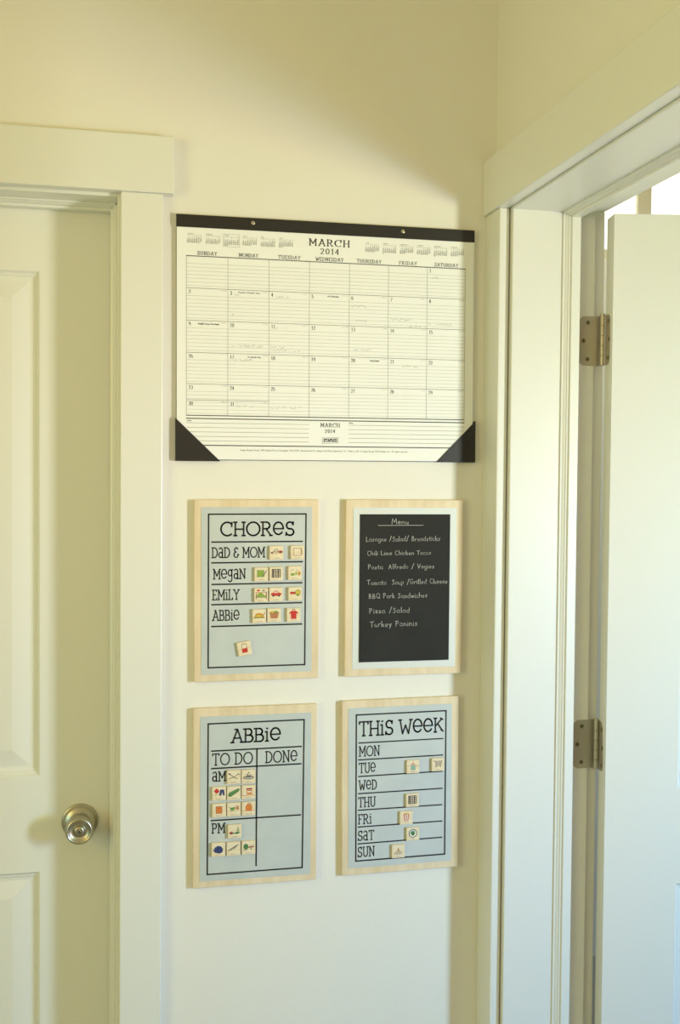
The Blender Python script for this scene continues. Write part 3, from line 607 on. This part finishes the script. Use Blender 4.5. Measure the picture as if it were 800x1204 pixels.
# each icon: list of (kind, points, colour[, width]); unit square -1..1
I = {
 'dishes': [('l', [(-.85, 0), (-.5, 0), (-.5, .15), (.85, .15)], 'B', .07), ('l', rc(-.25, -.1, .2, .45)+[(-.25, -.1)], 'D', .06), ('p', el(.6, .05, .3, .2), 'P'), ('p', rc(-.8, -.18, -.45, .02), 'B')],
 'bib': [('l', [(-.6, .5), (-.3, .62), (0, .5), (.3, .62), (.6, .5), (.66, -.3), (.5, -.5), (-.5, -.5), (-.62, -.3), (-.6, .5)], 'B', .06), ('l', [(.5, .5), (.55, -.4)], 't', .08)],
 'green_pad': [('p', rc(-.55, -.4, .35, .5), 'G'), ('l', rc(-.6, -.45, .4, .55)+[(-.6, -.45)], 'g', .05), ('l', [(.75, .45), (.3, -.25)], 'U', .09)],
 'shelf': [('l', rc(-.6, -.55, .6, .6)+[(-.6, -.55)], 'D', .1)]+[('l', [(-.6, y), (.6, y)], 'D', .08) for y in (-.25, .05, .33)]+[('p', rc(x, y, x+.18, y+.2), c) for y in (-.5, -.2, .1, .38) for x, c in ((-.5, 'D'), (-.15, 'S'), (.2, 'D'))],
 'bottles': [('p', el(-.35, -.25, .32, .2), 'G'), ('p', rc(.05, -.35, .25, .15), 'G'), ('p', el(.6, -.12, .2, .32), 'o'), ('l', [(-.5, .45), (-.2, .35)], 'D', .05), ('l', [(.4, .3), (.15, .45)], 'D', .05), ('p', el(-.65, .2, .07, .05, 8), 'B')],
 'bed': [('l', [(-.7, -.6), (-.7, .3)], 'P', .1), ('l', [(.75, -.6), (.75, .4)], 'B', .1), ('p', rc(-.65, -.35, .7, -.1), 'G'), ('p', el(-.1, .0, .45, .28), 'G'), ('l', [(-.7, .35), (.75, .35)], 't', .08), ('p', el(-.4, .62, .22, .13), 'R'), ('p', el(.35, .6, .2, .13), 'S'), ('l', [(-.6, -.42), (.7, -.42)], 'g', .06)],
 'car': [('p', el(0, -.02, .8, .26), 'R'), ('p', [(-.45, .1), (-.25, .48), (.2, .48), (.45, .1)], 'R'), ('p', [(-.3, .15), (-.18, .38), (.0, .38), (.0, .15)], 'W'), ('p', [(.07, .15), (.07, .38), (.16, .38), (.3, .15)], 'W'), ('p', el(-.42, -.25, .15, .15, 12), 'D'), ('p', el(.42, -.25, .15, .15, 12), 'D')],
 'sprayer': [('p', rc(-.75, -.1, .05, .25), 'R'), ('l', [(-.7, .08), (.0, .08)], 'B', .07), ('p', el(.4, .15, .38, .38), 'Y'), ('p', el(.38, -.22, .2, .2), 'G'), ('l', el(.4, .15, .38, .38), 'g', .05)],
 'dish': [('p', [(-.75, -.25), (.7, -.25), (.55, .2), (.1, .4), (-.5, .3)], 'o'), ('l', [(-.8, -.3), (.75, -.3)], 'g', .1), ('l', [(.6, .1), (.85, .45)], 'B', .07), ('p', el(-.1, -.02, .4, .12), 'Y')],
 'basket': [('p', [(-.65, .3), (.65, .3), (.5, -.55), (-.5, -.55)], 't'), ('l', [(-.7, .3), (.7, .3)], 'B', .1), ('l', [(-.58, 0), (.58, 0)], 'B', .05), ('l', [(-.52, -.28), (.52, -.28)], 'B', .05), ('p', el(-.3, .42, .3, .15), 'Y'), ('p', el(.25, .45, .3, .15), 'G')],
 'shirt': [('p', [(-.4, -.65), (.4, -.65), (.42, .2), (.7, .0), (.55, .4), (.25, .55), (-.25, .55), (-.55, .4), (-.7, .0), (-.42, .2)], 'R'), ('l', arc(0, .55, .2, .25, 0, 180, 8), 'R', .08)],
 'glass': [('l', [(-.35, .6), (-.35, -.05)], 'B', .06), ('l', [(.35, .6), (.35, -.05), ], 'B', .06), ('l', [(-.35, .6), (.35, .6)], 'P', .07), ('p', rc(-.4, -.65, .4, -.02), 'R'), ('l', [(-.9, -.1), (.9, .05)], 't', .04), ('l', [(0, .9), (.0, .6)], 't', .04)],
 'toothbrushes': [('l', [(-.75, .45), (.1, -.15), (.5, -.3)], 'D', .09), ('l', [(.75, .4), (-.1, -.1), (-.7, -.25)], 'D', .07), ('p', el(-.65, .42, .16, .1, 10), 'D'), ('l', [(.55, .45), (.85, .25)], 'S', .09)],
 'sink': [('l', el(0, -.2, .72, .22)+[(.72, -.2)], 'U', .1), ('p', el(0, -.15, .5, .12), 'S'), ('l', [(-.1, .0), (-.05, .5), (.15, .55)], 'D', .09), ('l', [(.1, .05), (.35, .25)], 'D', .08), ('l', [(-.35, .3), (-.15, .15)], 'D', .06)],
 'clothes': [('p', [(-.75, .3), (-.4, .7), (-.1, .5), (.05, .25), (-.15, .05), (-.45, -.05)], 'R'), ('p', [(.15, .5), (.7, .5), (.8, -.35), (.55, -.35), (.45, .15), (.25, -.4), (.0, -.35)], 'U'), ('l', [(-.6, -.3), (-.3, -.1)], 'S', .06)],
 'comb': [('p', [(-.85, -.45), (-.75, .0), (.65, .6), (.8, .5), (.8, .25), (-.5, -.6)], 'g'), ('l', [(-.7, -.25), (.65, .38)], 'G', .05)],
 'jar': [('p', rc(-.3, -.4, .45, .25), 'O'), ('p', rc(-.35, .3, .5, .52), 'P'), ('p', rc(-.2, -.12, .38, .08), 'W'), ('l', [(-.85, -.55), (.85, -.5)], 'O', .08), ('p', el(-.5, -.3, .25, .12), 'W')],
 'book': [('p', rc(-.45, -.5, .4, .5), 'O'), ('l', rc(-.45, -.5, .4, .5)+[(-.45, -.5)], 'P', .05), ('l', [(-.2, .25), (.2, .25)], 'R', .06)],
 'salad': [('p', [(-.6, .15), (.2, .3), (.0, -.2), (-.35, -.25)], 'g'), ('l', [(-.75, .3), (-.4, .1)], 'S', .07), ('p', el(.5, .1, .25, .25), 't'), ('l', [(.2, .45), (.7, .35)], 'R', .06), ('p', el(-.1, -.05, .25, .12), 'G'), ('l', [(-.7, -.25), (.2, -.38)], 'S', .05)],
 'bag': [('p', [(-.4, -.4), (.45, -.45), (.5, .25), (.35, .6), (-.25, .6), (-.5, .2)], 'O'), ('l', [(-.95, -.3), (-.4, -.38), (.9, -.35)], 'O', .06), ('l', [(-.35, .2), (.4, .2)], 'o', .07), ('l', arc(.05, .6, .2, .15, 0, 180, 6), 'B', .06)],
 'floor_toys': [('p', el(-.5, -.3, .28, .2), 'P'), ('l', [(-.3, -.35), (.4, -.4), (.7, -.2)], 'g', .14), ('p', el(.35, -.3, .3, .14), 'g'), ('p', rc(.35, -.1, .6, .3), 'G'), ('l', [(.5, .3), (.45, .65)], 'B', .06), ('p', el(.4, .1, .14, .1), 'T')],
 'pyjamas': [('p', [(-.55, -.45), (-.6, .2), (-.1, .5), (.35, .4), (.65, .0), (.55, -.5), (.1, -.65)], 'U'), ('l', [(-.75, .0), (-.5, -.4)], 'U', .14)],
 'hairbrush': [('l', [(-.75, -.3), (.1, .1), (.65, .5)], 'S', .16), ('l', [(-.7, -.2), (.4, .4)], 'D', .05), ('l', [(-.3, -.35), (-.2, -.05)], 'S', .05), ('l', [(.1, -.2), (.15, .1)], 'S', .05), ('l', [(.4, .05), (.4, .3)], 'S', .05)],
 'hairdryer': [('p', el(-.4, .1, .36, .42), 'g'), ('l', [(.0, .0), (.7, .05)], 'P', .16), ('l', [(.1, .22), (.75, .25)], 'S', .06), ('l', [(.3, -.05), (.35, -.4)], 'D', .1), ('l', [(-.8, -.4), (-.1, -.35)], 'D', .05)],
 'watering_jar': [('p', rc(-.3, -.55, .3, .15), 'T'), ('l', [(-.95, .1), (-.3, .15), (.95, .05)], 't', .06), ('l', rc(-.32, -.55, .32, .15)+[(-.32, -.55)], 'S', .04), ('p', rc(-.25, .25, .25, .42), 'O'), ('l', [(0, .4), (0, .85)], 't', .06)],
 'cart': [('l', [(-.75, .55), (-.5, .5), (-.35, -.05), (.4, -.05), (.6, .45), (-.5, .45)], 'B', .07), ('l', [(-.3, .1), (.45, .1)], 'S', .06), ('l', [(-.4, .28), (.5, .28)], 'S', .06), ('l', [(-.35, -.05), (-.4, -.25), (.45, -.25)], 'B', .06), ('p', el(-.3, -.38, .08, .08, 8), 'D'), ('p', el(.35, -.38, .08, .08, 8), 'D')]+[('l', [(x, .42), (x+.03, 0)], 'S', .05) for x in (-.25, 0, .25)],
 'popcorn': [('p', [(-.42, .5), (.42, .5), (.25, -.6), (-.25, -.6)], 'W')]+[('p', [(x*1.6-.07, .5), (x*1.6+.07, .5), (x+.05, -.6), (x-.05, -.6)], 'R') for x in (-.22, 0, .22)]+[('p', el(-.2, .55, .18, .12), 'o'), ('p', el(.15, .6, .2, .12), 'Y')],
 'globe': [('p', el(0, .02, .62, .62, 24), 'W'), ('l', arc(0, .02, .6, .6, 0, 360, 26), 'U', .1), ('p', [(-.35, .2), (-.1, .4), (.25, .3), (.3, -.05), (.05, -.4), (-.15, -.25), (-.3, -.1)], 'g'), ('l', arc(0, .02, .45, .45, 30, 200, 12), 'T', .06)],
 'cake': [('l', [(-.5, -.5), (-.5, -.2), (0, .0), (.5, -.2), (.5, -.5), (-.5, -.5)], 'S', .07), ('l', [(-.3, -.3), (.3, -.3)], 'B', .07), ('l', [(0, 0), (0, .3)], 'B', .07), ('p', [(-.18, .0), (.18, .0), (0, .5)], 't'), ('l', [(-.2, -.45), (-.2, -.15)], 'S', .05), ('l', [(.2, -.45), (.2, -.15)], 'S', .05)],
}
def tile(icon, bd, pos, label, group, rot=0, cap=True):
    ox, oz, brot = bd
    x, z = pos[0]*mmv, pos[1]*mmv
    s = .0126
    e = MB(); e.box(-s, -.0050, -s, s, 0, s, TILEW)
    wx = ox+x*math.cos(brot)-z*math.sin(brot); wz = oz+z*math.cos(brot)+x*math.sin(brot)
    t = e.build('picture_tile', None, (wx, D-.0125, wz), 0, -(brot+rot), bevel=.0008, label=label, category='magnet tile', group=group)
    q = MB(); k = .0126
    for n, it in enumerate(I[icon]):
        y = -.00512-n*.00002
        pts = [(p[0]*k, p[1]*k+.0009) for p in it[1]]
        if it[0] == 'p': q.poly(pts, K[it[2]], y)
        else: q.ribbon(pts, it[3]*k, K[it[2]], y)
    q.build('printed_picture', t)
    if cap:
        q = MB(); scribble(q, -.0052, .0052, -.0100, .0011, .00035, K['D'], -.00515); q.build('caption', t)
    return t
B1 = (.2801, 1.3334, .004); B3 = (.2796, .9557, .001); B4 = (.5559, .9598, .008)
g1 = 'picture tiles on the chore chart board'; g3 = 'picture tiles on the routine board'; g4 = 'picture tiles on the week board'
for icn, p, l in (('dishes', (34.4, 68.5), 'wooden tile with brown dishes and a dark red bowl, beside DaD & MOM'), ('bib', (73.4, 68.6), 'wooden tile with an empty brown outlined square, right end of the DaD & MOM row'),
                  ('green_pad', (6.7, 29.4), 'wooden tile with a green square and blue brush in the MegaN row'), ('shelf', (34.1, 29.9), 'wooden tile with a dark filled shelf in the MegaN row of the chores board'),
                  ('bottles', (69, 30.8), 'wooden tile with small green and yellow bottles, right end of the MegaN row'), ('bed', (6.4, -8.5), 'wooden tile with a green bed picture, first in the EMiLY row'),
                  ('car', (34, -7.8), 'wooden tile with a red car, middle of the EMiLY row'), ('sprayer', (69.3, -7.4), 'wooden tile with red block and yellow round shape, right end of the EMiLY row'),
                  ('dish', (3.1, -46.8), 'wooden tile with an orange and green dish, first in the chores ABBie row'), ('basket', (30.5, -45.8), 'wooden tile with a full brown laundry basket, middle of the chores ABBie row'),
                  ('shirt', (66.6, -46), 'wooden tile with a red shirt, right end of the chores ABBie row')):
    tile(icn, B1, p, l, g1)
tile('glass', B1, (-23.8, -105.4), 'tilted wooden tile with a half red glass, alone at the foot of the chores board', g1, .17, cap=False)
for icn, p, l in (('toothbrushes', (-40.8, 37.7), 'wooden tile with crossed dark brushes, beside aM on the to do board'), ('sink', (-14.2, 37.3), 'wooden tile with a blue rimmed basin and tap in the aM row'),
                  ('clothes', (-67.8, 8.9), 'wooden tile with red top and blue trousers, left tile under aM'), ('comb', (-40.9, 8.3), 'wooden tile with a slanting dark green comb'),
                  ('jar', (-13.8, 8.7), 'wooden tile with an orange jar under a dark red lid'), ('book', (-67.6, -21.9), 'wooden tile with a plain orange rectangle above PM'),
                  ('salad', (-40.7, -21.7), 'wooden tile with green leaf and plate, between orange rectangle and orange bag tiles'), ('bag', (-13.6, -21.7), 'wooden tile with an orange bag at the right of the third row'),
                  ('floor_toys', (-39, -62.1), 'wooden tile with small green and brown objects, alone beside PM'), ('pyjamas', (-68.5, -93.9), 'wooden tile with a navy blue garment, left of the bottom row'),
                  ('hairbrush', (-41, -94.1), 'wooden tile with a thin grey brush, middle of the bottom row'), ('hairdryer', (-13.4, -93.8), 'wooden tile with a green round shape and dark handle, right of the bottom row')):
    tile(icn, B3, p, l, g3)
for icn, p, l in (('watering_jar', (22.4, 35.6), 'wooden tile with a pale teal jar in the TUe row'), ('cart', (71.8, 36.9), 'wooden tile with a shopping cart, right end of the TUe row'),
                  ('shelf', (21.3, -28.3), 'wooden tile with a dark filled shelf in the THU row of the week board'), ('popcorn', (9.3, -61), 'wooden tile with a red striped popcorn box in the FRi row'),
                  ('globe', (22.3, -92.5), 'wooden tile with a blue ringed green globe in the SaT row'), ('cake', (-6.2, -123.7), 'wooden tile with a small grey and brown candle shape in the SUN row')):
    tile(icn, B4, p, l, g4)

# unseen ceiling lamp, added as a body for the adjoining room's fill
x, y, r = 1.5, 2.55, .17
q = MB(); n = 36
vs = [(r*math.cos(2*PI*k/n), r*math.sin(2*PI*k/n), z) for z in (-.05, 0) for k in range(n)]
q.add(vs, [(k, (k+1) % n, n+(k+1) % n, n+k) for k in range(n)]+[tuple(range(n-1, -1, -1)), tuple(range(n, 2*n))], TRIM)
o = q.build('added_ceiling_lamp', None, (x, y, CZ), bevel=.006, label='small round ceiling lamp added to light the adjoining room', category='lamp')
q = MB(); rr = r*.9; vs = [(rr*math.cos(2*PI*k/n), rr*math.sin(2*PI*k/n), z) for z in (-.062, -.05) for k in range(n)]
q.add(vs, [(k, (k+1) % n, n+(k+1) % n, n+k) for k in range(n)]+[tuple(range(n-1, -1, -1))], LAMPG); q.build('diffuser', o)
